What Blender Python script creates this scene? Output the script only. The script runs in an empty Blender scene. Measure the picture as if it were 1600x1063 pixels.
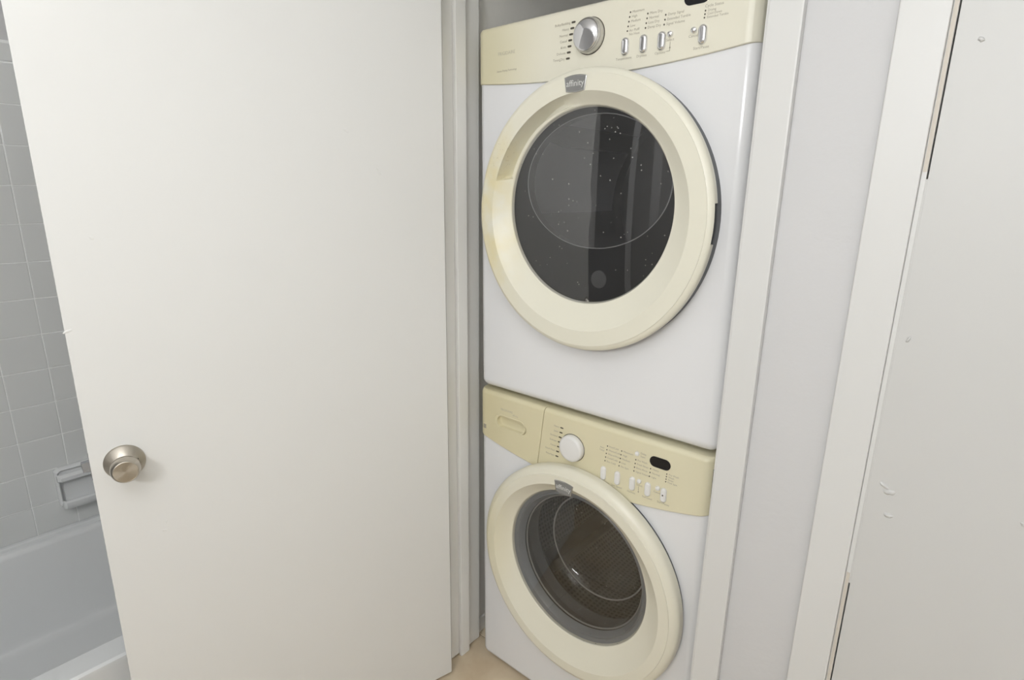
import bpy, bmesh, math, random
from mathutils import Matrix, Vector
random.seed(7)
PI = math.pi
scene = bpy.context.scene
COL = scene.collection

# ------------------------------------------------------------------ camera
CAM = Vector((1.06962, -1.11224, 1.46958))
YAW, PITCH, ROLL, FPX = 0.712616, -0.259575, 0.0143938, 896.904
fw = Vector((-math.sin(YAW)*math.cos(PITCH), math.cos(YAW)*math.cos(PITCH), math.sin(PITCH)))
rt = Vector((math.cos(YAW), math.sin(YAW), 0)); up = rt.cross(fw)
rt2 = rt*math.cos(ROLL) + up*math.sin(ROLL); up2 = up*math.cos(ROLL) - rt*math.sin(ROLL)
cd = bpy.data.cameras.new('camera'); cam = bpy.data.objects.new('camera', cd); COL.objects.link(cam)
cd.sensor_fit = 'HORIZONTAL'; cd.sensor_width = 36.0; cd.lens = 36.0*FPX/1600.0; cd.clip_start = 0.02
cam.matrix_world = Matrix(((rt2.x, up2.x, -fw.x, CAM.x), (rt2.y, up2.y, -fw.y, CAM.y), (rt2.z, up2.z, -fw.z, CAM.z), (0, 0, 0, 1)))
scene.camera = cam

# ------------------------------------------------------------------ world, lights, exposure
w = bpy.data.worlds.new('world'); scene.world = w; w.use_nodes = True
w.node_tree.nodes['Background'].inputs[0].default_value = (0.8, 0.8, 0.8, 1)
w.node_tree.nodes['Background'].inputs[1].default_value = 0.05
scene.view_settings.view_transform = 'Standard'; scene.view_settings.look = 'None'
scene.view_settings.exposure = 0.0; scene.view_settings.gamma = 1.0; scene.view_settings.use_curve_mapping = False

def area(name, loc, size, power, color, target):
    l = bpy.data.lights.new(name, 'AREA'); l.shape = 'DISK'; l.size = size; l.energy = power; l.color = color
    o = bpy.data.objects.new(name, l); COL.objects.link(o); o.location = loc
    o.rotation_euler = (Vector(target)-Vector(loc)).to_track_quat('-Z', 'Y').to_euler()
    return o
area('bounce_flash', (1.15, -1.45, 1.95), 0.15, 21.0, (0.97, 0.985, 1.0), (1.0, -1.6, 2.44))   # flash head turned up at the ceiling
va = area('vanity_lamp', (1.05, -2.30, 1.93), 0.6, 15.0, (0.97, 0.985, 1.0), (1.0, -0.5, 1.75))   # lamp strip on the wall behind the viewer
va.data.shape = 'RECTANGLE'; va.data.size_y = 0.14

# ------------------------------------------------------------------ materials
def mat(name, col, rough=0.5, metal=0.0, spec=0.5, coat=0.0):
    m = bpy.data.materials.new(name); m.use_nodes = True
    b = m.node_tree.nodes['Principled BSDF']
    b.inputs['Base Color'].default_value = (*col, 1); b.inputs['Roughness'].default_value = rough
    b.inputs['Metallic'].default_value = metal; b.inputs['Specular IOR Level'].default_value = spec
    b.inputs['Coat Weight'].default_value = coat; b.inputs['Coat Roughness'].default_value = 0.08
    return m
def nd(m, t, **kw):
    n = m.node_tree.nodes.new(t)
    for k, v in kw.items():
        if k in n.inputs: n.inputs[k].default_value = v
        else: setattr(n, k, v)
    return n
def lk(m, a, ao, b, bi): m.node_tree.links.new(a.outputs[ao], b.inputs[bi])
def bump(m, scale, strength, dist=0.001, detail=3.0, stretch=None, extra=None):
    b = m.node_tree.nodes['Principled BSDF']
    tc = nd(m, 'ShaderNodeTexCoord'); mp = nd(m, 'ShaderNodeMapping')
    if stretch: mp.inputs['Scale'].default_value = stretch
    no = nd(m, 'ShaderNodeTexNoise', Scale=scale, Detail=detail); bp_ = nd(m, 'ShaderNodeBump', Strength=strength, Distance=dist)
    lk(m, tc, 'Object', mp, 'Vector'); lk(m, mp, 'Vector', no, 'Vector'); lk(m, no, 'Fac', bp_, 'Height'); lk(m, bp_, 'Normal', b, 'Normal')
    return m
def tint(m, c1, c2, scale, lo=0.4, hi=0.65, detail=4.0, stretch=None):
    b = m.node_tree.nodes['Principled BSDF']
    tc = nd(m, 'ShaderNodeTexCoord'); mp = nd(m, 'ShaderNodeMapping')
    if stretch: mp.inputs['Scale'].default_value = stretch
    no = nd(m, 'ShaderNodeTexNoise', Scale=scale, Detail=detail); cr = nd(m, 'ShaderNodeValToRGB')
    cr.color_ramp.elements[0].position = lo; cr.color_ramp.elements[0].color = (*c1, 1)
    cr.color_ramp.elements[1].position = hi; cr.color_ramp.elements[1].color = (*c2, 1)
    lk(m, tc, 'Object', mp, 'Vector'); lk(m, mp, 'Vector', no, 'Vector'); lk(m, no, 'Fac', cr, 'Fac'); lk(m, cr, 'Color', b, 'Base Color')
    return m

M = {}
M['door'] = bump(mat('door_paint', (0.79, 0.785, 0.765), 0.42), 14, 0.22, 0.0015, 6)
M['door2'] = bump(mat('darkened_door_paint', (0.605, 0.60, 0.585), 0.45), 14, 0.22, 0.0015, 6)  # white door paint, darkened to offset the strong light on the right wall
M['trim2'] = bump(mat('darkened_trim_paint', (0.685, 0.68, 0.665), 0.4), 45, 0.15, 0.001, 4, (1, 1, 0.2))  # white trim paint toned down for the right casings, where the light is too strong
M['trim'] = bump(mat('trim_paint', (0.90, 0.89, 0.855), 0.38), 45, 0.15, 0.001, 4, (1, 1, 0.2))  # same white trim, lightened to make up for weak light on the left jamb
M['bare'] = mat('bare_wood', (0.62, 0.57, 0.50), 0.6)
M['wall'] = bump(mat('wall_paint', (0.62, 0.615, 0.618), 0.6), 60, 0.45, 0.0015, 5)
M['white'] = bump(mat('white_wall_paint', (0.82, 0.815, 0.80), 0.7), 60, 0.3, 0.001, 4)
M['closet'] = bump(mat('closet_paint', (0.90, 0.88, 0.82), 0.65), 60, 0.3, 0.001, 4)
M['ceil'] = bump(mat('ceiling_paint', (0.86, 0.86, 0.85), 0.8), 90, 0.4, 0.002, 4)
M['tile'] = bump(mat('wall_tile_glaze', (0.74, 0.75, 0.74), 0.22), 9, 0.08, 0.001, 2)
M['grout'] = bump(mat('wall_grout', (0.90, 0.91, 0.90), 0.7), 200, 0.2, 0.0005, 2)
M['tub'] = mat('tub_enamel', (0.80, 0.81, 0.81), 0.2)
M['ftile'] = bump(tint(mat('floor_tile_stone', (0.6, 0.5, 0.38), 0.38), (0.62, 0.49, 0.33), (0.80, 0.69, 0.52), 7, 0.35, 0.7, 7), 30, 0.12, 0.001, 5)
M['fgrout'] = mat('floor_grout', (0.33, 0.27, 0.21), 0.8)
M['body'] = mat('white_enamel', (0.79, 0.79, 0.80), 0.14)
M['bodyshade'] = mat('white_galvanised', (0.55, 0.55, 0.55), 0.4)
M['gasket'] = mat('dark_plastic', (0.085, 0.09, 0.095), 0.4)
M['black'] = mat('black_plastic', (0.012, 0.012, 0.013), 0.35)
M['display'] = mat('display_black', (0.006, 0.006, 0.009), 0.15)
M['chrome'] = mat('chrome_plastic', (0.78, 0.78, 0.80), 0.13, 1.0)
M['satin'] = mat('satin_silver', (0.62, 0.61, 0.58), 0.35, 0.7)
M['whitebtn'] = mat('white_button', (0.78, 0.77, 0.75), 0.3)
M['print'] = mat('grey_print', (0.36, 0.33, 0.26), 0.6)
M['faint'] = mat('faint_print', (0.50, 0.47, 0.36), 0.5)
M['mark'] = mat('dark_print', (0.075, 0.065, 0.045), 0.5)
M['badge'] = mat('badge_grey', (0.26, 0.26, 0.255), 0.35, 0.4)
M['badge_rim'] = mat('badge_rim', (0.45, 0.45, 0.44), 0.25, 0.9)
M['badge_text'] = mat('badge_text', (0.72, 0.72, 0.70), 0.4)
M['steel'] = mat('drum_steel', (0.42, 0.42, 0.42), 0.32, 1.0)
M['latch'] = mat('latch_steel', (0.36, 0.37, 0.39), 0.25, 0.5)

# cream plastic, more yellowed at its left end (age), with patches
def cream(name, base, yellow, x0, x1, rough=0.35):
    m = mat(name, base, rough); b = m.node_tree.nodes['Principled BSDF']
    tc = nd(m, 'ShaderNodeTexCoord'); sx = nd(m, 'ShaderNodeSeparateXYZ'); mr = nd(m, 'ShaderNodeMapRange')
    mr.inputs['From Min'].default_value = x0; mr.inputs['From Max'].default_value = x1
    mr.inputs['To Min'].default_value = 1; mr.inputs['To Max'].default_value = 0
    no = nd(m, 'ShaderNodeTexNoise', Scale=5.0, Detail=3.0)
    mu = nd(m, 'ShaderNodeMath', operation='MULTIPLY'); mx = nd(m, 'ShaderNodeMix', data_type='RGBA')
    mx.inputs[6].default_value = (*base, 1); mx.inputs[7].default_value = (*yellow, 1)
    ad = nd(m, 'ShaderNodeMath', operation='ADD'); ad.inputs[1].default_value = 0.45
    lk(m, tc, 'Object', sx, 0); lk(m, sx, 'X', mr, 'Value'); lk(m, tc, 'Object', no, 'Vector'); lk(m, no, 'Fac', ad, 0)
    m.node_tree.links.new(mr.outputs[0], mu.inputs[0]); m.node_tree.links.new(ad.outputs[0], mu.inputs[1])
    mu.use_clamp = True
    m.node_tree.links.new(mu.outputs[0], mx.inputs[0]); m.node_tree.links.new(mx.outputs[2], b.inputs['Base Color'])
    return m
M['cream_d'] = cream('cream_plastic_dryer', (0.775, 0.745, 0.625), (0.70, 0.65, 0.44), 0.0, 0.22)
M['cream_w'] = cream('cream_plastic_washer', (0.74, 0.69, 0.50), (0.68, 0.61, 0.38), -0.1, 0.6)
M['ring_w'] = cream('cream_ring_washer', (0.76, 0.73, 0.61), (0.72, 0.66, 0.44), 0.02, 0.16)
# dryer ring: cream with yellow stains and grime near the hand hold at its left
def ring_stain():
    m = mat('cream_ring_dryer', (0.77, 0.745, 0.63), 0.35); b = m.node_tree.nodes['Principled BSDF']
    tc = nd(m, 'ShaderNodeTexCoord'); sx = nd(m, 'ShaderNodeSeparateXYZ'); mr = nd(m, 'ShaderNodeMapRange')
    mr.inputs['From Min'].default_value = 0.05; mr.inputs['From Max'].default_value = 0.19
    mr.inputs['To Min'].default_value = 1; mr.inputs['To Max'].default_value = 0
    no = nd(m, 'ShaderNodeTexNoise', Scale=16.0, Detail=5.0); cr = nd(m, 'ShaderNodeValToRGB')
    cr.color_ramp.elements[0].position = 0.35; cr.color_ramp.elements[1].position = 0.7
    mu = nd(m, 'ShaderNodeMath', operation='MULTIPLY'); mx = nd(m, 'ShaderNodeMix', data_type='RGBA')
    mx.inputs[6].default_value = (0.77, 0.745, 0.63, 1); mx.inputs[7].default_value = (0.74, 0.64, 0.34, 1)
    lk(m, tc, 'Object', sx, 0); lk(m, sx, 'X', mr, 'Value'); lk(m, tc, 'Object', no, 'Vector'); lk(m, no, 'Fac', cr, 'Fac')
    m.node_tree.links.new(mr.outputs[0], mu.inputs[0]); m.node_tree.links.new(cr.outputs[0], mu.inputs[1])
    # grime specks
    n2 = nd(m, 'ShaderNodeTexNoise', Scale=150.0, Detail=2.0); c2 = nd(m, 'ShaderNodeValToRGB')
    c2.color_ramp.elements[0].position = 0.62; c2.color_ramp.elements[1].position = 0.72
    dist = nd(m, 'ShaderNodeVectorMath', operation='DISTANCE'); dist.inputs[1].default_value = (0.115, -0.046, 1.545)
    r2 = nd(m, 'ShaderNodeMapRange'); r2.inputs['From Min'].default_value = 0.01; r2.inputs['From Max'].default_value = 0.06
    r2.inputs['To Min'].default_value = 0.55; r2.inputs['To Max'].default_value = 0
    mu2 = nd(m, 'ShaderNodeMath', operation='MULTIPLY'); mx2 = nd(m, 'ShaderNodeMix', data_type='RGBA'); mx2.inputs[7].default_value = (0.35, 0.27, 0.14, 1)
    lk(m, tc, 'Object', n2, 'Vector'); lk(m, n2, 'Fac', c2, 'Fac'); lk(m, tc, 'Object', dist, 0)
    m.node_tree.links.new(dist.outputs['Value'], r2.inputs['Value'])
    m.node_tree.links.new(c2.outputs[0], mu2.inputs[0]); m.node_tree.links.new(r2.outputs[0], mu2.inputs[1])
    m.node_tree.links.new(mu.outputs[0], mx.inputs[0]); m.node_tree.links.new(mx.outputs[2], mx2.inputs[6])
    m.node_tree.links.new(mu2.outputs[0], mx2.inputs[0]); m.node_tree.links.new(mx2.outputs[2], b.inputs['Base Color'])
    return m
M['ring_d'] = ring_stain()
# brushed nickel with radial highlights
def nickel():
    m = mat('brushed_nickel', (0.52, 0.48, 0.42), 0.3, 1.0); b = m.node_tree.nodes['Principled BSDF']
    b.inputs['Anisotropic'].default_value = 0.9
    t = nd(m, 'ShaderNodeTangent', direction_type='RADIAL', axis='Y'); m.node_tree.links.new(t.outputs[0], b.inputs['Tangent'])
    return m
M['nickel'] = nickel()
# perforated drum
def perforated():
    m = mat('perforated_steel', (0.22, 0.21, 0.21), 0.35, 0.9); b = m.node_tree.nodes['Principled BSDF']
    tc = nd(m, 'ShaderNodeTexCoord'); vo = nd(m, 'ShaderNodeTexVoronoi', Scale=75.0); vo.inputs['Randomness'].default_value = 0.15
    cr = nd(m, 'ShaderNodeValToRGB'); cr.color_ramp.elements[0].position = 0.28; cr.color_ramp.elements[0].color = (0.06, 0.06, 0.06, 1)
    cr.color_ramp.elements[1].position = 0.36; cr.color_ramp.elements[1].color = (0.20, 0.195, 0.19, 1)
    sx = nd(m, 'ShaderNodeSeparateXYZ'); su = nd(m, 'ShaderNodeVectorMath', operation='SUBTRACT'); su.inputs[1].default_value = (0.343, 0, 0.5)
    at = nd(m, 'ShaderNodeMath', operation='ARCTAN2'); sc = nd(m, 'ShaderNodeMath', operation='MULTIPLY'); sc.inputs[1].default_value = 0.25
    cb = nd(m, 'ShaderNodeCombineXYZ'); vo.voronoi_dimensions = '2D'
    lk(m, tc, 'Object', su, 0); lk(m, su, 0, sx, 0); lk(m, sx, 'X', at, 0); lk(m, sx, 'Z', at, 1); lk(m, at, 0, sc, 0); lk(m, sc, 0, cb, 'X'); lk(m, sx, 'Y', cb, 'Y')
    lk(m, cb, 0, vo, 'Vector'); lk(m, vo, 'Distance', cr, 'Fac'); lk(m, cr, 'Color', b, 'Base Color')
    return m
M['drum_w'] = perforated()
M['drum_d'] = mat('drum_grey', (0.16, 0.16, 0.165), 0.4, 0.3)
def glass(name, tintc, refl=0.06, dust=0.0):
    m = bpy.data.materials.new(name); m.use_nodes = True; nt = m.node_tree; nt.nodes.clear()
    out = nt.nodes.new('ShaderNodeOutputMaterial'); tr = nt.nodes.new('ShaderNodeBsdfTransparent'); tr.inputs[0].default_value = (*tintc, 1)
    gl = nt.nodes.new('ShaderNodeBsdfGlossy'); gl.inputs['Roughness'].default_value = 0.015; gl.inputs[0].default_value = (1, 1, 1, 1)
    lw = nt.nodes.new('ShaderNodeLayerWeight'); pw = nt.nodes.new('ShaderNodeMath'); pw.operation = 'POWER'; pw.inputs[1].default_value = 5.0
    nt.links.new(lw.outputs['Facing'], pw.inputs[0]); lw.inputs[0].default_value = 0.5
    fr = nt.nodes.new('ShaderNodeMath'); fr.operation = 'MULTIPLY_ADD'; fr.inputs[1].default_value = 1.0-refl; fr.inputs[2].default_value = refl; fr.use_clamp = True
    nt.links.new(pw.outputs[0], fr.inputs[0])   # thin pane: the same reflectance from either side
    mx = nt.nodes.new('ShaderNodeMixShader'); nt.links.new(fr.outputs[0], mx.inputs[0]); nt.links.new(tr.outputs[0], mx.inputs[1]); nt.links.new(gl.outputs[0], mx.inputs[2])
    last = mx
    if dust:
        tc = nt.nodes.new('ShaderNodeTexCoord'); vo = nt.nodes.new('ShaderNodeTexVoronoi'); vo.inputs['Scale'].default_value = 95.0
        lt = nt.nodes.new('ShaderNodeMath'); lt.operation = 'LESS_THAN'; lt.inputs[1].default_value = 0.13
        n2 = nt.nodes.new('ShaderNodeTexNoise'); n2.inputs['Scale'].default_value = 30.0
        gt = nt.nodes.new('ShaderNodeMath'); gt.operation = 'GREATER_THAN'; gt.inputs[1].default_value = 0.58
        mu = nt.nodes.new('ShaderNodeMath'); mu.operation = 'MULTIPLY'
        mu3 = nt.nodes.new('ShaderNodeMath'); mu3.operation = 'MULTIPLY'; mu3.inputs[1].default_value = dust
        df = nt.nodes.new('ShaderNodeBsdfDiffuse'); df.inputs[0].default_value = (0.6, 0.58, 0.55, 1); m2 = nt.nodes.new('ShaderNodeMixShader')
        nt.links.new(tc.outputs['Object'], vo.inputs['Vector']); nt.links.new(tc.outputs['Object'], n2.inputs['Vector'])
        nt.links.new(vo.outputs['Distance'], lt.inputs[0]); nt.links.new(n2.outputs['Fac'], gt.inputs[0])
        nt.links.new(lt.outputs[0], mu.inputs[0]); nt.links.new(gt.outputs[0], mu.inputs[1]); nt.links.new(mu.outputs[0], mu3.inputs[0])
        nt.links.new(mu3.outputs[0], m2.inputs[0]); nt.links.new(mx.outputs[0], m2.inputs[1]); nt.links.new(df.outputs[0], m2.inputs[2]); last = m2
    nt.links.new(last.outputs[0], out.inputs[0])
    return m
M['glass_d'] = glass('smoked_glass_dryer', (0.74, 0.74, 0.75), 0.085, 0.6)
M['lens_d'] = glass('inner_glass_dryer', (0.70, 0.70, 0.71), 0.13)
M['glass_w'] = glass('smoked_glass_washer', (0.72, 0.72, 0.72), 0.085, 0.35)
M['bowl_w'] = glass('bowl_glass_washer', (0.85, 0.85, 0.85), 0.05)

# ------------------------------------------------------------------ mesh helpers
def smooth(bm, angle=35):
    bm.normal_update()
    for f in bm.faces: f.smooth = True
    lim = math.radians(angle)
    for e in bm.edges:
        if len(e.link_faces) == 2 and e.calc_face_angle(0) > lim: e.smooth = False
def obj(name, bm, m, parent=None, flat=False, fix=True):
    if fix: bmesh.ops.recalc_face_normals(bm, faces=bm.faces)
    if not flat: smooth(bm)
    me = bpy.data.meshes.new(name); bm.to_mesh(me); bm.free()
    me.materials.append(m)
    o = bpy.data.objects.new(name, me); COL.objects.link(o)
    if parent: o.parent = parent
    return o
def link_mesh(name, me, parent=None, loc=None):
    o = bpy.data.objects.new(name, me); COL.objects.link(o)
    if parent: o.parent = parent
    if loc: o.location = loc
    return o
def empty(name, loc=(0, 0, 0), rot=(0, 0, 0)):
    o = bpy.data.objects.new(name, None); COL.objects.link(o); o.location = loc; o.rotation_euler = rot; o.empty_display_size = 0.05
    return o
def tag(o, label, cat, kind=None, group=None):
    o['label'] = label; o['category'] = cat
    if kind: o['kind'] = kind
    if group: o['group'] = group
    return o
def box(bm, a, b, bev=0.0, seg=2):
    g = bmesh.ops.create_cube(bm, size=1.0)['verts']
    for v in g: v.co = Vector([(a[i]+b[i])/2 + v.co[i]*(b[i]-a[i]) for i in range(3)])
    if bev:
        es = list({e for v in g for e in v.link_edges})
        bmesh.ops.bevel(bm, geom=es, offset=bev, segments=seg, affect='EDGES', profile=0.5)
    return bm
def nbox(a, b, bev=0.0, seg=2): return box(bmesh.new(), a, b, bev, seg)
def loops(bm, L, close=True, cap0=True, cap1=True):
    """L: list of rings of points, equal count; joined one to the next"""
    vs = [[bm.verts.new(p) for p in ring] for ring in L]
    n = len(vs[0])
    for a, b in zip(vs, vs[1:]):
        for i in range(n if close else n-1):
            j = (i+1) % n
            bm.faces.new((a[i], a[j], b[j], b[i]))
    if cap0: bm.faces.new(vs[0])
    if cap1: bm.faces.new(vs[-1][::-1])
    return bm
def lathe(prof, c=(0, 0), seg=96, cap0=False, cap1=False, bm=None, squash=None):
    """prof: (r, y[, dz]) about an axis parallel to y through (x, z)=c"""
    bm = bm or bmesh.new(); L = []
    for p in prof:
        r, y = p[0], p[1]; dz = p[2] if len(p) > 2 else 0
        L.append([(c[0]+r*math.cos(2*PI*i/seg), y, c[1]+dz+r*math.sin(2*PI*i/seg)*(squash or 1)) for i in range(seg)])
    return loops(bm, L, True, cap0, cap1)
def outline_prism(pts, layers, cap0=True, cap1=True, bm=None):
    """pts: convex outline (x,z); layers: (inset, y)"""
    bm = bm or bmesh.new(); n = len(pts); L = []
    A = sum(pts[i][0]*pts[(i+1) % n][1]-pts[(i+1) % n][0]*pts[i][1] for i in range(n))
    sg = 1 if A > 0 else -1
    nor = []
    for i in range(n):
        p0, p1, p2 = Vector(pts[i-1]), Vector(pts[i]), Vector(pts[(i+1) % n])
        e1 = (p1-p0).normalized(); e2 = (p2-p1).normalized()
        n1 = Vector((-e1.y, e1.x))*sg; n2 = Vector((-e2.y, e2.x))*sg
        b = (n1+n2).normalized(); nor.append(b/max(0.35, b.dot(n1)))
    for ins, y in layers:
        L.append([(pts[i][0]+nor[i].x*ins, y, pts[i][1]+nor[i].y*ins) for i in range(n)])
    return loops(bm, L, True, cap0, cap1)
def pill(cx, cz, wd, ht, seg=10):
    r = min(wd, ht)/2; P = []
    if ht >= wd:
        for i in range(seg+1): a = PI*i/seg; P.append((cx+r*math.cos(a), cz+ht/2-r+r*math.sin(a)))
        for i in range(seg+1): a = PI+PI*i/seg; P.append((cx+r*math.cos(a), cz-ht/2+r+r*math.sin(a)))
    else:
        for i in range(seg+1): a = -PI/2+PI*i/seg; P.append((cx+wd/2-r+r*math.cos(a), cz+r*math.sin(a)))
        for i in range(seg+1): a = PI/2+PI*i/seg; P.append((cx-wd/2+r+r*math.cos(a), cz+r*math.sin(a)))
    return P
def text(s, x, z, y, size, m, parent, align='LEFT', name='printed_text', squeeze=1.0, shear=0.0, extrude=0.0):
    c = bpy.data.curves.new('t', 'FONT'); c.body = s; c.size = size; c.align_x = align; c.align_y = 'CENTER'; c.shear = shear
    c.resolution_u = 2; c.extrude = extrude
    o = bpy.data.objects.new('t', c); COL.objects.link(o)
    TEXTS.append((o, c, x, z, y, m, parent, name, squeeze))
TEXTS = []
def flush_text():
    bpy.context.view_layer.update(); dg = bpy.context.evaluated_depsgraph_get()
    for (o, c, x, z, y, m, parent, name, sq) in TEXTS:
        me = bpy.data.meshes.new_from_object(o.evaluated_get(dg)); me.name = name
        for v in me.vertices: v.co = Vector((x+v.co.x*sq, y-v.co.z, z+v.co.y))
        me.materials.clear(); me.materials.append(m)
        n = bpy.data.objects.new(name, me); COL.objects.link(n); n.parent = parent
    for (o, c, *_) in TEXTS:
        bpy.data.objects.remove(o); bpy.data.curves.remove(c)

# ------------------------------------------------------------------ room shell
XT = -1.08            # face of the tiled wall
YW = -0.045           # face of the laundry wall
XR, YN, H = 1.95, -2.35, 2.44
bm = bmesh.new()
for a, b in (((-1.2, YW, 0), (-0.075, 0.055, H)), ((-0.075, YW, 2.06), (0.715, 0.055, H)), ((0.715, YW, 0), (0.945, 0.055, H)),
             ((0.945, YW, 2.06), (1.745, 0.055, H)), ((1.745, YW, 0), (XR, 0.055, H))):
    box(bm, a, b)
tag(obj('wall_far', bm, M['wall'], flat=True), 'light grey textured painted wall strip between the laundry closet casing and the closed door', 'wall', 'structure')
tag(obj('wall_right', nbox((XR, YN, 0), (XR+0.1, 0.055, H)), M['white'], flat=True), 'plain light grey painted wall out of view past the closed door', 'wall', 'structure')
tag(obj('wall_near', nbox((-1.2, YN-0.1, 0), (XR+0.1, YN, H)), M['white'], flat=True), 'plain light grey painted wall behind the viewer', 'wall', 'structure')
tag(obj('ceiling', nbox((-1.2, YN-0.1, H), (XR+0.1, 0.95, H+0.05)), M['ceil'], flat=True), 'white painted bathroom ceiling out of view overhead', 'ceiling', 'structure')
tag(obj('wall_alcove', nbox((XT-0.01, -1.68, 0), (-0.345, -1.585, H)), M['wall'], flat=True), 'short painted wall closing the foot of the bathtub alcove', 'wall', 'structure')
# tiled wall: backing with grout, single tiles proud of it, painted wall above
wl = empty('wall_left', (XT, -0.8, 0)); tag(wl, 'white square-tiled shower wall behind the bathtub, left of the open door', 'wall', 'structure')
def wl_part(name, a, b, m, bev=0.0):
    o = obj(name, nbox(a, b, bev), m, wl, flat=not bev); o.matrix_parent_inverse = Matrix.Translation((-XT, 0.8, 0)); return o
wl_part('wall_paint', (XT-0.12, YN, 0), (XT-0.012, YW, H), M['wall'])
wl_part('grout', (XT-0.012, -1.585, 0.30), (XT-0.0015, YW, 1.835), M['grout'])
TS, GAP = 0.1075, 0.0026
def tile_mesh(name, wy, hz, th, m, bev=0.0018):
    bm = nbox((-th, 0, 0), (0, wy, hz)); es = [e for e in bm.edges if all(v.co.x > -1e-6 for v in e.verts)]
    bmesh.ops.bevel(bm, geom=es, offset=bev, segments=2, affect='EDGES', profile=0.5)
    me = bpy.data.meshes.new(name); bmesh.ops.recalc_face_normals(bm, faces=bm.faces); bm.to_mesh(me); bm.free(); me.materials.append(m); return me
tm = tile_mesh('tile', TS-GAP, TS-GAP, 0.008, M['tile'], 0.0013); tcap = tile_mesh('cap_tile', TS-GAP, 0.048, 0.008, M['tile'], 0.004)
def tile_at(me, nm, y, z):
    o = link_mesh(nm, me, wl, (random.uniform(-0.0004, 0.0004), y+0.8, z)); o.rotation_euler = (0, random.uniform(-0.0008, 0.0008), random.uniform(-0.0008, 0.0008))
y = -0.777 + 6*TS
cols = [-0.777 + k*TS for k in range(-7, 7)]
for yc in cols:
    if yc+TS > YW+0.03 or yc < -1.585: continue
    for k in range(-5, 8):
        tile_at(tm, 'tile', yc+GAP/2, 0.919+k*TS+GAP/2)
    tile_at(tcap, 'cap_tile', yc+GAP/2, 0.919+8*TS+GAP/2)

# floor with separate stone tiles
fl = empty('floor', (0, 0, 0)); tag(fl, 'beige mottled stone tile floor at the foot of the washer', 'floor', 'structure')
obj('floor_grout', nbox((-1.2, YN, -0.05), (XR, 0.95, -0.003)), M['fgrout'], fl, flat=True)
FT = 0.33
def ftile_mesh(wx, wy):
    bm = nbox((0.0015, 0.0015, -0.012), (wx-0.0015, wy-0.0015, 0.0)); es = [e for e in bm.edges if all(v.co.z > -1e-6 for v in e.verts)]
    bmesh.ops.bevel(bm, geom=es, offset=0.0015, segments=1, affect='EDGES'); me = bpy.data.meshes.new('floor_tile')
    bmesh.ops.recalc_face_normals(bm, faces=bm.faces); bm.to_mesh(me); bm.free(); me.materials.append(M['ftile']); return me
CACHE = {}
row = 0; yy = 0.06 + 2*FT
while yy > YN+0.01:
    y0 = max(yy-FT, YN); xx = -0.13 - 3*FT + (FT/2 if row % 2 else 0)
    while xx < XR-0.01:
        x0, x1 = max(xx, -0.36), min(xx+FT, XR)
        if x1-x0 > 0.02 and yy-y0 > 0.02 and not (yy > 0.2 and (x1 < -0.09 or x0 > 0.76)):
            key = (round(x1-x0, 3), round(yy-y0, 3))
            if key not in CACHE: CACHE[key] = ftile_mesh(x1-x0, yy-y0)
            link_mesh('floor_tile', CACHE[key], fl, (x0, y0, random.uniform(-0.0004, 0.0004)))
        xx += FT
    yy -= FT; row += 1

# closet interior
tag(obj('wall_closet_left', nbox((-0.19, 0.055, 0), (-0.0815, 0.95, H)), M['closet'], flat=True), 'shaded grey side wall inside the laundry closet, left of the washer', 'wall', 'structure')
tag(obj('wall_closet_right', nbox((0.755, 0.055, 0), (0.86, 0.95, H)), M['closet'], flat=True), 'painted side wall inside the laundry closet, right of the machines', 'wall', 'structure')
tag(obj('wall_closet_back', nbox((-0.19, 0.745, 0), (0.86, 0.95, H)), M['closet'], flat=True), 'shaded grey back wall of the laundry closet above the dryer', 'wall', 'structure')
tag(obj('baseboard_closet', nbox((-0.0815, 0.056, 0), (-0.074, 0.745, 0.055), 0.002), M['trim']), 'low white baseboard along the closet side wall beside the washer', 'baseboard', 'structure')

# trims: jambs, stops, casings
t1 = empty('trim_1', (-0.056, -0.01, 0)); tag(t1, 'white painted door jamb with stop between the open door and the washer', 'door jamb', 'structure')
def tp(root, name, a, b, bev=0.002, m='trim'):
    l = root.location; o = obj(name, nbox([a[i]-l[i] for i in range(3)], [b[i]-l[i] for i in range(3)], bev), M[m], root); return o
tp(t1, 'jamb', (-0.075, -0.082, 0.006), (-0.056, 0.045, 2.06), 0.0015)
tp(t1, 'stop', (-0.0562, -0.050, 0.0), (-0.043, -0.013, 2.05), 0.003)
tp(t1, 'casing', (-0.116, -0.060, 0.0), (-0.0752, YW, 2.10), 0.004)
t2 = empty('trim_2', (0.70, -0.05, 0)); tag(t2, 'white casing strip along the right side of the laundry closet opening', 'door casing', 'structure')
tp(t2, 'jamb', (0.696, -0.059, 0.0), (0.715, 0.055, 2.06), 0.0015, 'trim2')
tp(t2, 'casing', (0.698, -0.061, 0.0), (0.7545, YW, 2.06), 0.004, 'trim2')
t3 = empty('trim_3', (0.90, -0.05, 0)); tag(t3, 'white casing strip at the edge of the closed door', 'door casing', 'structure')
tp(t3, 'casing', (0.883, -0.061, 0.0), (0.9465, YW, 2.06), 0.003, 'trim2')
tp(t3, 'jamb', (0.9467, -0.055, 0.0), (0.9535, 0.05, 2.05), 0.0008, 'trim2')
for z0, z1 in ((1.50, 1.90), (0.52, 0.82)): tp(t3, 'bare_edge', (0.9477, -0.0556, z0), (0.9531, -0.05, z1), 0.0004, 'bare')
tag(obj('trim_4', nbox((-0.116, -0.061, 2.06), (0.755, YW, 2.117), 0.004), M['trim']), 'white head casing above the laundry closet opening', 'door casing', 'structure')

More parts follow.
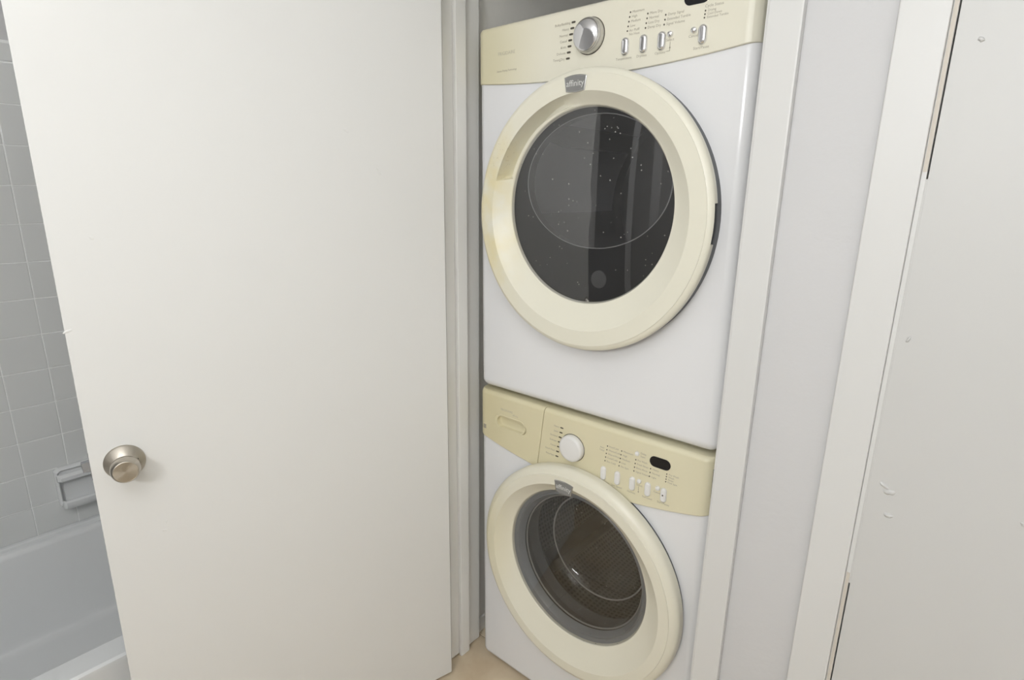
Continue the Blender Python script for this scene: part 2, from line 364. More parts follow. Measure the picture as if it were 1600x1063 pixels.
# ------------------------------------------------------------------ open closet door
def blob(name, root, x, z, r, h, m, y=0.0, sgn=1, stretch=1.0, rot=0.0):
    """a small raised lump of paint on a face looking along local y*sgn"""
    bm = bmesh.new(); n = 12; ph = random.random()*6
    rr = [r*(1+0.28*math.sin(2*a*2*PI/n+ph)+0.15*math.sin(5*a*2*PI/n)) for a in range(n)]
    L = []
    for k, (f, hh) in enumerate(((1.0, 0.0), (0.75, 0.7), (0.35, 1.0))):
        ring = []
        for a in range(n):
            px, pz = rr[a]*f*math.cos(2*PI*a/n)*stretch, rr[a]*f*math.sin(2*PI*a/n)
            ring.append((x+px*math.cos(rot)-pz*math.sin(rot), y+sgn*(hh*h-0.0002), z+px*math.sin(rot)+pz*math.cos(rot)))
        L.append(ring)
    loops(bm, L, True, False, True)
    return obj(name, bm, m, root)
A = math.radians(14.3)
d1 = empty('door_1', (-0.0147, -0.1206, 0), (0, 0, math.atan2(-math.cos(A), -math.sin(A))))
tag(d1, 'open white flush closet door with a brushed nickel knob', 'door', 'structure')
obj('slab', nbox((0, -0.035, 0.012), (0.784, 0, 2.035), 0.0015), M['door'], d1)
KU, KZ = 0.7285, 0.930
rose = obj('rose', lathe([(0.0355, 0.0), (0.0358, 0.003), (0.034, 0.0055), (0.018, 0.019), (0.0125, 0.020)], (KU, KZ), 64), M['nickel'], d1)
obj('pin_hole', lathe([(0.0022, 0.0), (0.0022, 0.004)], (0, 0), 12, True, True), M['black'], rose).location = (KU-0.0215, 0.0105, KZ+0.006)
kn = obj('knob', lathe([(0.0125, 0.018), (0.0135, 0.022), (0.021, 0.027), (0.0252, 0.033), (0.0258, 0.040), (0.0235, 0.050), (0.0215, 0.0535), (0.0205, 0.0540), (0.0203, 0.0533), (0.0001, 0.0533)], (KU, KZ), 72), M['nickel'], d1)
obj('latch_bolt', outline_prism([(0.783, KZ-0.011), (0.797, KZ-0.011), (0.799, KZ+0.009), (0.783, KZ+0.011)], ((0.001, -0.024), (0, -0.0225), (0, -0.0125), (0.001, -0.011))), M['latch'], d1)
obj('latch_plate', nbox((0.7835, -0.029, KZ-0.028), (0.7852, -0.006, KZ+0.028), 0.0004), M['latch'], d1)
for (u, z, r, st, ro) in ((0.2378, 1.586, 0.0045, 2.2, 0.6), (0.170, 1.507, 0.003, 1.4, 1.2), (0.165, 1.497, 0.003, 1.8, 1.0), (0.7788, 1.2045, 0.0035, 2.2, -0.6),
                         (0.675, 0.776, 0.003, 1.0, 0), (0.680, 0.757, 0.0035, 1.3, 0), (0.72, 1.371, 0.003, 1.7, 0.3), (0.287, 0.946, 0.003, 1.2, 0)):
    blob('paint_drip', d1, u, z, r, 0.0009, M['door'], 0.0, 1, st, ro)

# ------------------------------------------------------------------ closed door at right
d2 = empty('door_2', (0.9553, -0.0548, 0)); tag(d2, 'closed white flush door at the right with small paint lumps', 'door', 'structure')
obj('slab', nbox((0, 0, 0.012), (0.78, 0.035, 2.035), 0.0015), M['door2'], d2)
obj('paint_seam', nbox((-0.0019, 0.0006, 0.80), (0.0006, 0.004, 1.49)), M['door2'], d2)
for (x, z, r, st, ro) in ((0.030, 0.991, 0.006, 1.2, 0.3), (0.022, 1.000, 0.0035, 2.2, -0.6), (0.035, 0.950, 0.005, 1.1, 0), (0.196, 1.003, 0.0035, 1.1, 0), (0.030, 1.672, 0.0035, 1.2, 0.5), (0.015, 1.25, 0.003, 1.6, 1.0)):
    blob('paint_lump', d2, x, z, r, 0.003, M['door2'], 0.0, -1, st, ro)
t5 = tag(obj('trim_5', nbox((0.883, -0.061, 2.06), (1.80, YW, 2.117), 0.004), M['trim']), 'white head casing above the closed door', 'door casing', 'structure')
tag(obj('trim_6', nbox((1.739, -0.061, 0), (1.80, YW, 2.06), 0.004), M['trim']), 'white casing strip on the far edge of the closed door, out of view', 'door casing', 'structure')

# ------------------------------------------------------------------ bathtub
tb = empty('bathtub', (-0.715, -0.82, 0)); tag(tb, 'white enamel bathtub set against the tiled wall, behind the open door', 'bathtub')
def superell(cx, cy, a, b, z, n=72, p=4.0):
    R = []
    for i in range(n):
        t = 2*PI*i/n; c, s = math.cos(t), math.sin(t)
        R.append((cx+a*math.copysign(abs(c)**(2/p), c), cy+b*math.copysign(abs(s)**(2/p), s), z))
    return R
def rectring(cx, cy, a, b, z, n=72):
    R = []
    for i in range(n):
        t = 2*PI*i/n; c, s = math.cos(t), math.sin(t); k = 1/max(abs(c), abs(s))
        R.append((cx+a*c*k, cy+b*s*k, z))
    return R
ZR = 0.385
bm = bmesh.new()
L = [rectring(0, 0, 0.352, 0.735, 0.004), rectring(0, 0, 0.358, 0.742, 0.33), rectring(0, 0, 0.362, 0.748, ZR-0.016), rectring(0, 0, 0.360, 0.745, ZR-0.005), rectring(0, 0, 0.354, 0.738, ZR)]
cx = -0.022
L += [superell(cx, 0, 0.312, 0.655, ZR, p=9), superell(cx, 0, 0.305, 0.645, ZR-0.004, p=8), superell(cx, 0, 0.298, 0.636, ZR-0.016, p=7), superell(cx, 0, 0.283, 0.60, 0.25, p=6),
      superell(cx, 0, 0.268, 0.575, 0.115, p=5.5), superell(cx, 0, 0.264, 0.570, 0.098, p=5.5), superell(cx, 0, 0.254, 0.558, 0.088, p=5), superell(cx, 0, 0.235, 0.53, 0.083, p=4.5), superell(cx, 0, 0.1, 0.3, 0.078, p=4)]
loops(bm, L, True, True, True)
obj('tub_shell', bm, M['tub'], tb)
bm = nbox((XT+0.7175, -0.74, ZR-0.02), (XT+0.715+0.022, 0.74, ZR+0.012), 0.004, 3)
obj('wall_flange', bm, M['tub'], tb)
# ------------------------------------------------------------------ soap dish
sd = empty('soap_dish', (XT, -0.735, 0.53)); tag(sd, 'white ceramic soap dish set in the tiled wall above the bathtub', 'soap dish')
bm = outline_prism([(-0.083, -0.058), (-0.07, -0.068), (0.07, -0.068), (0.083, -0.058), (0.083, 0.058), (0.07, 0.068), (-0.07, 0.068), (-0.083, 0.058)],
                   ((0, 0.0), (0, 0.006), (0.003, 0.016), (0.0065, 0.020), (0.010, 0.017), (0.0135, 0.004)), True, True)
for v in bm.verts: v.co = Vector((v.co.y, v.co.x, v.co.z))
obj('back_plate', bm, M['tub'], sd)
bm = bmesh.new(); L = []
prof = [(0.004, -0.066), (0.046, -0.062), (0.056, -0.05), (0.058, -0.036), (0.052, -0.032), (0.046, -0.038), (0.040, -0.048), (0.004, -0.050)]
for yy in (-0.078, -0.072, -0.04, 0, 0.04, 0.072, 0.078):
    k = 0.72 if abs(yy) > 0.075 else (0.93 if abs(yy) > 0.07 else 1.0)
    L.append([(x*k, yy, z) for x, z in prof])
loops(bm, L, True, True, True); obj('tray', bm, M['tub'], sd)
bm = bmesh.new(); L = []
prof = [(0.004, 0.030), (0.030, 0.026), (0.040, 0.032), (0.042, 0.044), (0.034, 0.052), (0.026, 0.046), (0.012, 0.050), (0.004, 0.062)]
for yy in (-0.080, -0.072, 0, 0.072, 0.080):
    k = 0.75 if abs(yy) > 0.075 else 1.0
    L.append([(x*k, yy, z) for x, z in prof])
loops(bm, L, True, True, True); obj('grab_ledge', bm, M['tub'], sd)

# ------------------------------------------------------------------ laundry machines
W = 0.686
TILT = -0.00955
def machine_root(name, label, cat):
    o = empty(name, (0, 0, 0), (0, TILT, 0)); tag(o, label, cat); return o
def arc_back(x, R=0.026):
    d = min(x, W-x); e = max(0.0, R-d)
    return R-math.sqrt(max(0.0, R*R-e*e))
def loft_panel(x0, x1, zb, zt, yf, yb, rtop, rbot, n=40, ends=0.0015):
    """panel whose face bends back towards the cabinet sides; zb is a function of x"""
    xs = [x0, x0+0.0004, x0+0.0014] + [x0+0.003+(x1-x0-0.006)*i/n for i in range(n+1)] + [x1-0.0014, x1-0.0004, x1]
    for e in (0.0, W):
        if x0-0.01 <= e <= x1+0.01: xs += [abs(e-d) for d in (0.002, 0.004, 0.007, 0.010, 0.014, 0.018, 0.022, 0.026) if x0+0.0015 < abs(e-d) < x1-0.0015]
    xs = sorted(set(round(x, 5) for x in xs)); L = []
    for x in xs:
        d = min(x-x0, x1-x); e = ends-math.sqrt(max(0, ends**2-(ends-min(d, ends))**2))
        y0 = yf + arc_back(min(max(x, 0), W)) + e
        z0, z1 = zb(x)+e*0.5, zt-e*0.5; P = [(x, yb, z0), (x, max(y0+rbot, y0), z0)]
        for k in range(1, 5): a = PI/2*k/4; P.append((x, y0+rbot-rbot*math.sin(a), z0+rbot-rbot*math.cos(a)))
        for k in range(0, 7): a = PI/2*k/6; P.append((x, y0+rtop-rtop*math.cos(a), z1-rtop+rtop*math.sin(a)))
        P.append((x, yb, z1)); L.append(P)
    bm = bmesh.new(); return loops(bm, L, True, True, True)
def ring_door(c, R0, gc, gr, yf, yside, rin, mat_, parent, notch=None, groove=None, rnd=0.014, yin=-0.019, seg=180):
    """the cream door ring: rounded outer edge, flat face, funnel towards the glass, optional hand-hold scoop and hinge notch"""
    angs = [2*PI*i/seg for i in range(seg)]
    ex = []
    if groove:
        for g in groove: ex += [g-0.02, g-0.006, g+0.006, g+0.02, g-0.04, g+0.04]
    if notch:
        for g in notch: ex += [g-0.002, g+0.002]
    angs = sorted(set(round(a % (2*PI), 5) for a in angs+ex)); L = []
    rows = 21
    rings = [[] for _ in range(rows)]
    for a in angs:
        ca, sa = math.cos(a), math.sin(a)
        d = 0.0
        if notch:
            aa = a if a < PI else a-2*PI
            if notch[0] < aa < notch[1]: d = 1.0
        g = 0.0
        if groove:
            if groove[0] <= a <= groove[1]:
                t = min(a-groove[0], groove[1]-a)
                g = 1.0 if t > 0.05 else math.sqrt(max(0, 1-(1-t/0.05)**2))
                if a-groove[0] < 0.5: g = min(1.0, (a-groove[0])/0.5)   # runs out gently towards the top
        P = [(R0-0.028, yside), (R0-0.004-0.012*d, yside), (R0-0.001-0.012*d, yside-0.0015), (R0-0.0003-0.011*d, yside-0.003)]
        for fr_, fy_ in ((0.0, 1.05), (0.05, 0.78), (0.19, 0.55), (0.42, 0.34), (0.70, 0.20), (0.96, 0.11), (1.0, 0.0)):
            P.append((R0-rnd*fr_, yf+rnd*fy_))
        P[4] = (P[4][0]-0.004*d, P[4][1])
        P.append(((R0-rnd+rin)/2, yf)); P.append((rin+0.002, yf)); P.append((rin+0.0004, yf+0.0002)); P.append((rin, yf+0.0006))
        gri = gr
        # funnel from (rin,yf) to (gr,yin)
        base = [(0.16, 0.18), (0.45, 0.5), (0.80, 0.84), (0.93, 0.95), (1.0, 1.0)]
        scoop = [(0.02, 1.25), (0.26, 1.75), (0.62, 1.55), (0.80, 0.92), (1.0, 1.0)]
        for (f1, h1), (f2, h2) in zip(base, scoop):
            f = f1*(1-g)+f2*g; h = h1*(1-g)+h2*g
            P.append((rin+(gri-rin)*f, yf+(yin-yf)*h))
        P.append((gr-0.004, yin+0.008))
        for i, (r, yv) in enumerate(P):
            # centre drifts from ring centre to glass centre along the funnel
            f = 0.0 if r >= rin else min(1.0, (rin-r)/(rin-gr))
            cx_ = c[0]*(1-f)+gc[0]*f; cz_ = c[1]*(1-f)+gc[1]*f
            rings[i].append((cx_+r*ca, yv, cz_+r*sa))
    rings = [r for r in rings if r]
    bm = bmesh.new(); loops(bm, rings, True, False, False)
    return obj('door_ring', bm, mat_, parent)
def to_front(bm):
    bmesh.ops.recalc_face_normals(bm, faces=bm.faces); bm.normal_update()
    if sum(f.normal.y*f.calc_area() for f in bm.faces) > 0: bmesh.ops.reverse_faces(bm, faces=bm.faces)
    return bm
def disc(c, r, y0, sag, seg=96, rows=8):
    prof = []
    for k in range(rows, 0, -1):
        f = k/rows; prof.append((r*f, y0-sag*(1-f*f)))
    return lathe(prof, c, seg, False, True)
def knob_round(name, x, z, r, yf, parent, m, h=0.022):
    return obj(name, lathe([(r, yf+0.002), (r, yf-h*0.45), (r*0.985, yf-h*0.62), (r*0.93, yf-h*0.8), (r*0.8, yf-h*0.93), (r*0.55, yf-h), (0.0002, yf-h*1.02)], (x, z), 56), m, parent)
def button(name, x, z, wd, ht, yf, parent, m, h=0.005):
    P = pill(x, z, wd, ht)
    q = wd/2
    return obj(name, outline_prism(P, ((0, yf+0.002), (0, yf-h*0.35), (q*0.12, yf-h*0.65), (q*0.35, yf-h*0.9), (q*0.65, yf-h), ), False, True), m, parent)
def round_button(name, x, z, r, yf, parent, m, h=0.005):
    return obj(name, lathe([(r, yf+0.001), (r, yf-h*0.4), (r*0.85, yf-h*0.8), (r*0.5, yf-h), (0.0002, yf-h*1.04)], (x, z), 24), m, parent)
def mark(x, z, wd, ht, yf, parent, m, name='print_mark'):
    return obj(name, outline_prism(pill(x, z, wd, ht, 4), ((0, yf-0.0003), (0, yf-0.0006)), False, True), m, parent)
def badge(cx, cz, yf, parent):
    w1, w2, h = 0.0285, 0.0235, 0.0145; P = []
    for i in range(11): f = -1+2*i/10; P.append((cx+f*w2*1.0, cz-h-0.0025*(1-f*f)))
    for i in range(11): f = 1-2*i/10; P.append((cx+f*w1, cz+h+0.004*(1-f*f)-0.001))
    b = obj('badge', outline_prism(P, ((0, yf+0.001), (0, yf-0.0015), (0.0012, yf-0.0022), (0.002, yf-0.0018)), False, True), M['badge_rim'], parent)
    obj('badge_face', outline_prism(P, ((0.0021, yf-0.0012), (0.0021, yf-0.0019)), False, True), M['badge'], b)
    text('affinity', cx, cz+0.0005, yf-0.0023, 0.0175, M['badge_text'], b, 'CENTER', 'badge_text', 0.98)
    return b

def cut(o, cutters):
    for c in cutters:
        md = o.modifiers.new('cut', 'BOOLEAN'); md.operation = 'DIFFERENCE'; md.object = c; md.solver = 'EXACT'
    dg = bpy.context.evaluated_depsgraph_get(); me = bpy.data.meshes.new_from_object(o.evaluated_get(dg)); o.modifiers.clear(); o.data = me
    bmx = bmesh.new(); bmx.from_mesh(me); smooth(bmx, 40); bmx.to_mesh(me); bmx.free()
    for c in cutters: bpy.data.objects.remove(c)
# --------------------------------------------------- washer
wa = machine_root('washer', 'white front-loading washer with a cream control panel, standing on the floor under the dryer', 'washer')
cab = obj('cabinet', nbox((0, 0, 0.017), (W, 0.70, 0.9165), 0.024, 6), M['body'], wa)
cut(cab, [obj('cutter', lathe([(0.262, -0.05), (0.262, 0.62)], (W/2, 0.495), 72, True, True), M['body']), obj('cutter', nbox((0.04, -0.05, 0.80), (0.19, 0.05, 0.88)), M['body'])])
for fx in (0.06, W-0.06):
    for fy in (0.06, 0.64):
        foot = bmesh.new()
        L = [[(fx+r*math.cos(2*PI*i/20), fy+r*math.sin(2*PI*i/20), z) for i in range(20)] for r, z in ((0.02, -0.0005-fx*0.00955), (0.022, 0.006-fx*0.00955), (0.012, 0.009), (0.012, 0.02))]
        loops(foot, L); obj('foot', foot, M['black'], wa)
YF = -0.006
def wzb(x): return 0.738+0.046*((x-W/2)/(W/2))**2
SX0, SX1 = 0.2363, 0.2176        # drawer seam, top and bottom
cons = obj('control_panel', loft_panel(0.2285, W+0.0008, wzb, 0.9185, YF, 0.09, 0.011, 0.0025, 46), M['cream_w'], wa)
dr = obj('detergent_drawer', loft_panel(-0.0008, 0.2275, wzb, 0.9185, YF, 0.09, 0.011, 0.0025, 26), M['cream_w'], wa)
# slant the seam as on the machine
for o in (cons, dr):
    for v in o.data.vertices:
        t = (v.co.z-0.76)/(0.9127-0.76)
        wgt = max(0.0, 1-abs(v.co.x-0.228)/0.06)
        v.co.x += wgt*((SX1+(SX0-SX1)*t)-0.228)
# hand recess in the drawer front: a pill-shaped scoop cut through the face
cutter = obj('cutter', outline_prism(pill(0.1165, 0.8398, 0.1135, 0.040, 14), ((0.0035, YF-0.002), (0.0035, YF+0.004), (0.006, YF+0.010), (0.012, YF+0.0135)), True, True), M['cream_w'])
cut(dr, [cutter])
P = pill(0.1165, 0.8398, 0.1135, 0.040, 14)
obj('recess_rim', outline_prism(P, ((0, YF+0.0004), (0.0008, YF-0.0006), (0.0026, YF-0.0006), (0.0038, YF+0.0006)), False, False), M['cream_w'], dr)
obj('label_square', nbox((0.0195, YF-0.0006, 0.8025), (0.0285, YF+0.004, 0.8150)), M['print'], dr, flat=True)
text('FRIGIDAIRE', 0.085, 0.876, YF-0.0003, 0.0085, M['faint'], dr, 'LEFT', 'printed_text')
text('affinity', 0.128, 0.869, YF-0.0003, 0.0075, M['faint'], dr, 'LEFT', 'printed_text')
obj('side_slot', nbox((W-0.0047, 0.0043, 0.824), (W+0.0014, 0.030, 0.893), 0.001), M['black'], cons)
knob_round('dial', 0.3285, 0.8363, 0.0345, YF, cons, M['whitebtn'], 0.017)
obj('dial_gap', lathe([(0.0362, YF-0.0004), (0.0342, YF-0.0005)], (0.3285, 0.8363), 48), M['mark'], cons)
bars = [(0.2937, 0.8794), (0.2915, 0.8660), (0.2893, 0.8525), (0.2872, 0.8388), (0.2848, 0.8250), (0.2825, 0.8110), (0.2806, 0.7972)]
names = ['Heavy', 'Jeans', 'Sanitized', 'Delicate', 'Casual', 'Hand Wash', 'Rinse/Spin']
for (x, z), s in zip(bars, names):
    mark(x, z, 0.0098, 0.0034, YF, cons, M['mark']); text(s, x-0.0085, z, YF-0.0003, 0.0066, M['print'], cons, 'RIGHT')
def column(x0, z0, dx, dz, words, yf, parent, size=0.0066, dot=0.0030, off=0.0045):
    for i, s in enumerate(words):
        x, z = x0+dx*i, z0+dz*i
        mark(x, z, dot, dot*1.15, yf, parent, M['mark']); text(s, x+off, z, yf-0.0003, size, M['print'], parent)
column(0.4288, 0.8717, -0.0012, -0.0099, ['Hot/Cold', 'Warm/Cold', 'Warm/Warm', 'Cold/Cold', 'Eco Cold'], YF, cons)
text('Auto', 0.4205, 0.8640, YF-0.0003, 0.0058, M['print'], cons, 'RIGHT'); text('Temp', 0.4205, 0.8570, YF-0.0003, 0.0058, M['print'], cons, 'RIGHT')
column(0.4675, 0.8711, -0.0012, -0.0099, ['Maximum', 'High', 'Medium', 'Low', 'No Spin'], YF, cons)
column(0.5054, 0.8613, -0.0010, -0.0098, ['Pre Wash', 'Fresh Rinse', 'Extra Rinse', 'Signal Volume'], YF, cons, 0.0062)
text('Delay', 0.5165, 0.8810, YF-0.0003, 0.0062, M['print'], cons); text('Start', 0.5165, 0.8735, YF-0.0003, 0.0062, M['print'], cons)
column(0.5437, 0.8518, -0.0007, -0.0098, ['Heavy', 'Normal', 'Light'], YF, cons, 0.0062)
column(0.5834, 0.8521, -0.0004, -0.0064, ['Pre Wash', 'Wash', 'Rinse', 'Final Spin'], YF, cons, 0.0060, 0.0028)
for x in (0.4213, 0.4602, 0.5003, 0.5402, 0.5798): button('push_button', x, 0.7988, 0.0145, 0.0350, YF, cons, M['whitebtn'], 0.006)
mark(0.5800, 0.8000, 0.0032, 0.0042, YF-0.0058, cons, M['mark'])
for x, z in ((0.5082, 0.8776), (0.5178, 0.8110), (0.5648, 0.8105)): round_button('round_button', x, z, 0.0055, YF, cons, M['whitebtn'])
for s, x, z in (('Temperature', 0.4200, 0.7758), ('Spin Speed', 0.4590, 0.7762), ('Options', 0.4985, 0.7758), ('Select', 0.5186, 0.8005), ('Soil Level', 0.5400, 0.7765), ('Cancel', 0.5641, 0.7992), ('Start/Pause', 0.5799, 0.7775)):
    text(s, x, z, YF-0.0003, 0.0066, M['print'], cons, 'CENTER')
mark(0.5172, 0.7835, 0.0030, 0.0030, YF, cons, M['print'])
mark(0.5172, 0.7920, 0.0007, 0.0110, YF, cons, M['print'])
obj('display', outline_prism(pill(0.5655, 0.8722, 0.0510, 0.0255, 12), ((0, YF+0.001), (0, YF-0.0006), (0.001, YF-0.0010)), False, True), M['display'], cons)
# washer door
WC, WG = (0.3534, 0.4889), (0.3515, 0.5066)
wd = ring_door(WC, 0.3017, WG, 0.2125, -0.047, -0.009, 0.2560, M['ring_w'], wa, rnd=0.020, yin=-0.019)
obj('door_seal', lathe([(0.2960, -0.0101), (0.2960, 0.001)], WC, 96), M['gasket'], wd)
badge(0.3340, 0.7420, -0.0471, wd)
obj('door_glass', to_front(disc(WG, 0.213, -0.0165, 0.004)), M['glass_w'], wd, fix=False)
gb = obj('glass_rim', lathe([(0.213, -0.012), (0.200, -0.006), (0.1965, -0.009), (0.1925, -0.004), (0.186, 0.010)], WG, 96), mat('rim_grey', (0.27, 0.28, 0.29), 0.3), wd)
obj('glass_bowl', to_front(lathe([(0.190, 0.004), (0.186, 0.03), (0.178, 0.07), (0.160, 0.105), (0.13, 0.128), (0.08, 0.140), (0.0005, 0.145)], WG, 72)), M['bowl_w'], wd, fix=False)
for r_, y_ in ((0.184, 0.016), (0.150, 0.098)):
    obj('bowl_ring', lathe([(r_+0.0022*math.cos(2*PI*k/8), y_+0.0022*math.sin(2*PI*k/8)) for k in range(9)], WG, 72), mat('bowl_ring_grey', (0.36, 0.35, 0.33), 0.3), gb)
obj('door_boot', lathe([(0.2124, -0.013), (0.218, 0.02), (0.214, 0.06), (0.19, 0.075), (0.20, 0.09), (0.215, 0.10)], WG, 72), mat('rubber_grey', (0.10, 0.10, 0.105), 0.5), wd)
dm = obj('drum', lathe([(0.205, 0.10), (0.245, 0.115), (0.25, 0.13), (0.25, 0.48), (0.235, 0.50), (0.07, 0.485), (0.0005, 0.48)], (W/2, 0.500), 72), M['drum_w'], wa)
for k in range(3):
    a = math.radians(100+120*k); bm = bmesh.new()
    L = []
    for yv, s in ((0.14, 0.4), (0.18, 1), (0.42, 1), (0.47, 0.4)):
        L.append([(W/2+(0.249-hh*s)*math.cos(a)-tt*math.sin(a), yv, 0.5+(0.249-hh*s)*math.sin(a)+tt*math.cos(a)) for hh, tt in ((0, -0.035), (0.035, -0.018), (0.055, 0), (0.035, 0.018), (0, 0.035))])
    loops(bm, L); obj('drum_paddle', bm, M['steel'], dm)

# --------------------------------------------------- dryer
dy = machine_root('dryer', 'white dryer with a cream control panel and chrome dial, stacked on the washer', 'dryer')
cab = obj('cabinet', nbox((0, 0, 0.9270), (W, 0.70, 1.832), 0.024, 6), M['body'], dy)
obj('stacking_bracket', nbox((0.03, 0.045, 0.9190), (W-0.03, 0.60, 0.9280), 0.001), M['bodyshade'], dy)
cut(cab, [obj('cutter', lathe([(0.235, -0.05), (0.235, 0.024), (0.290, 0.026), (0.290, 0.62)], (0.3454, 1.4243), 72, True, True), M['body'])])
YF = -0.005
def dzb(x): return 1.697+0.020*((x-W/2)/(W/2))**2
cons = obj('control_panel', loft_panel(-0.0008, W+0.0008, dzb, 1.8395, YF, 0.10, 0.010, 0.0025, 60), M['cream_d'], dy)
text('FRIGIDAIRE', 0.0733, 1.7755, YF-0.0003, 0.0105, M['faint'], cons); text('Sensor Drying Technology', 0.0695, 1.7378, YF-0.0003, 0.0058, M['print'], cons)
# chrome dial with a flat grip
KX, KZ2, KR = 0.3345, 1.7765, 0.0350
dk = obj('dial', lathe([(KR, YF+0.002), (KR, YF-0.003), (KR*0.985, YF-0.010), (KR*0.95, YF-0.014), (KR*0.90, YF-0.0155)], (KX, KZ2), 64), M['satin'], cons)
capd = [(KR*0.91*math.sin(PI/2*k/22), YF-0.0150-0.0125*math.cos(PI/2*k/22)) for k in range(22, 0, -1)]
bm = lathe(capd, (KX, KZ2), 120, False, True)
for v in bm.verts:   # finger grip: the lower side of the dome is cut by two slanting flats
    dx, dz = v.co.x-KX, v.co.z-KZ2
    u = dx*math.cos(0.15)+dz*math.sin(0.15); q = -dx*math.sin(0.15)+dz*math.cos(0.15)
    v.co.y = max(v.co.y, YF-0.0252-0.22*q, YF-0.0250+0.33*(-u-0.006))
obj('dial_cap', bm, M['chrome'], dk)
obj('dial_gap', lathe([(KR+0.0016, YF-0.0003), (KR-0.0005, YF-0.0005)], (KX, KZ2), 56), M['mark'], cons)
bars = [(0.2912, 1.8099), (0.2884, 1.7986), (0.2858, 1.7872), (0.2838, 1.7757), (0.2824, 1.7640), (0.2808, 1.7522), (0.2788, 1.7403)]
names = ['Bulky/Bedding', 'Heavy', 'Normal', 'Casual', 'Knits', 'Delicate', 'Timed Dry']
for (x, z), s in zip(bars, names):
    mark(x, z, 0.0105, 0.0040, YF, cons, M['mark']); text(s, x-0.0085, z, YF-0.0003, 0.0072, M['print'], cons, 'RIGHT')
for x, z in ((0.2600, 1.7628), (0.2575, 1.7378)): mark(x, z, 0.0025, 0.0018, YF, cons, M['print'], 'scuff')
column(0.4287, 1.8051, -0.00125, -0.0083, ['Maximum', 'High', 'Medium', 'Low', 'Air Fluff/'], YF, cons, 0.0066)
text('No Heat', 0.4278, 1.7650, YF-0.0003, 0.0066, M['print'], cons)
column(0.4673, 1.7961, -0.0011, -0.0083, ['More Dry', 'Normal', 'Less Dry', 'Damp Dry'], YF, cons, 0.0066)
column(0.5057, 1.7873, -0.0010, -0.0083, ['Damp Signal', 'Extended Tumble', 'Signal Volume'], YF, cons, 0.0066)
column(0.5846, 1.7806, -0.0005, -0.0057, ['Drying', 'Cool Down', 'Extended Tumble'], YF, cons, 0.0056, 0.0028)
text('Cycle Status', 0.6005, 1.7880, YF-0.0003, 0.0070, M['print'], cons, 'CENTER')
for x, z in ((0.4211, 1.7437), (0.4621, 1.7431), (0.5012, 1.7425), (0.5832, 1.7415)): button('push_button', x, z, 0.0168, 0.0345, YF, cons, M['chrome'], 0.007)
for x, z in ((0.5184, 1.7518), (0.5657, 1.7511)): round_button('round_button', x, z, 0.0056, YF, cons, M['chrome'], 0.006)
for s, x, z in (('Temperature', 0.4181, 1.7222), ('Dryness', 0.4586, 1.7221), ('Options', 0.4985, 1.7219), ('Select', 0.5185, 1.7422), ('Cancel', 0.5647, 1.7418), ('Start/Pause', 0.5815, 1.7199)):
    text(s, x, z, YF-0.0003, 0.0068, M['print'], cons, 'CENTER')
mark(0.5188, 1.7310, 0.0007, 0.0160, YF, cons, M['print']); mark(0.5150, 1.7228, 0.0080, 0.0007, YF, cons, M['print']); mark(0.5188, 1.7285, 0.0028, 0.0030, YF, cons, M['print'])
obj('display', outline_prism(pill(0.5665, 1.8070, 0.0500, 0.0250, 12), ((0, YF+0.001), (0, YF-0.0006), (0.001, YF-0.0010)), False, True), M['display'], cons)
# dryer door
DC, DG = (0.3477, 1.4069), (0.3454, 1.4243)
dd = ring_door(DC, 0.3027, DG, 0.2150, -0.046, -0.021, 0.2560, M['ring_d'], dy, notch=(-0.145, 0.11), groove=(1.62, 2.83), rnd=0.012, yin=-0.020)
obj('door_back', lathe([(0.2760, -0.0205), (0.2985, -0.0205), (0.3000, -0.018), (0.3000, 0.001)], DC, 120), M['gasket'], dd)
badge(0.3303, 1.6790, -0.0461, dd)
obj('door_glass', to_front(disc(DG, 0.2155, -0.0175, 0.006)), M['glass_d'], dd, fix=False)
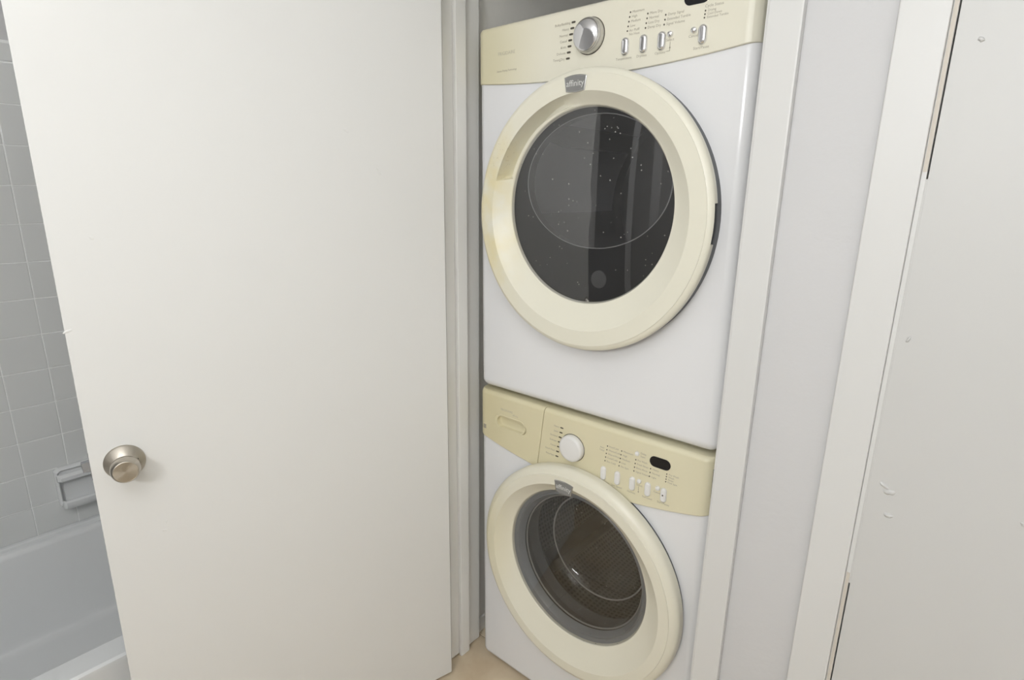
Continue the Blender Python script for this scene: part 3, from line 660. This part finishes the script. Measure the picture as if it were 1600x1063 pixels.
# black inner frame of the door with an oval window, clear inner lens, drum behind
n = 96; OC, RX, RZ = (0.361, 1.479), 0.187, 0.143
bm = bmesh.new(); L = [[], [], [], []]
for i in range(n):
    a = 2*PI*i/n; c, s = math.cos(a), math.sin(a)
    kx = min(1.0, (math.sqrt(max(0, 0.2125**2-(OC[1]-DG[1]+RZ*s)**2))*0.995)/max(1e-6, abs(OC[0]-DG[0]+RX*c)))
    ix, iz = DG[0]+(OC[0]-DG[0]+RX*c)*kx, OC[1]+RZ*s
    L[0].append((DG[0]+0.2149*c, -0.011, DG[1]+0.2149*s)); L[1].append((DG[0]+0.214*c, -0.0085, DG[1]+0.214*s))
    L[2].append((ix, -0.0085, iz)); L[3].append((ix, 0.016, iz))
loops(bm, L, True, False, False); obj('inner_frame', bm, M['black'], dd)
bm = bmesh.new(); bm.faces.new([bm.verts.new((x, -0.0080, z)) for x, y, z in L[2]]); obj('inner_lens', to_front(bm), M['lens_d'], dd, fix=False)
bm = bmesh.new(); loops(bm, [[(x+(DG[0]-x)*f, -0.0085-h, z+(OC[1]-z)*f) for x, y, z in L[2]] for f, h in ((-0.004, 0.0), (0.002, 0.0009), (0.008, 0.0))], True, False, False)
obj('lens_rim', bm, mat('lens_rim_grey', (0.35, 0.35, 0.35), 0.3), dd)
obj('indicator_disc', lathe([(0.020, -0.0085), (0.020, -0.0100), (0.0175, -0.0106), (0.0002, -0.0106)], (0.385, 1.268), 40), mat('indicator_grey', (0.10, 0.10, 0.10), 0.3), dd)
dm = obj('drum', lathe([(0.222, 0.02), (0.226, 0.06), (0.27, 0.075), (0.275, 0.10), (0.275, 0.55), (0.26, 0.58), (0.0005, 0.58)], (W/2, 1.43), 72), M['drum_d'], dy)
for k in range(3):
    a = math.radians(20+120*k); bm = bmesh.new(); L = []
    for yv, s in ((0.12, 0.4), (0.16, 1), (0.48, 1), (0.54, 0.4)):
        L.append([(W/2+(0.274-hh*s)*math.cos(a)-tt*math.sin(a), yv, 1.43+(0.274-hh*s)*math.sin(a)+tt*math.cos(a)) for hh, tt in ((0, -0.03), (0.04, -0.015), (0.055, 0), (0.04, 0.015), (0, 0.03))])
    loops(bm, L); obj('drum_paddle', bm, M['drum_d'], dm)
flush_text()
# even shading on bevelled boxes
for o in list(COL.objects):
    if o.type == 'MESH' and 3 < len(o.data.polygons) < 6000 and any(p.use_smooth for p in o.data.polygons):
        wn = o.modifiers.new('weighted_normal', 'WEIGHTED_NORMAL'); wn.keep_sharp = True; wn.weight = 80
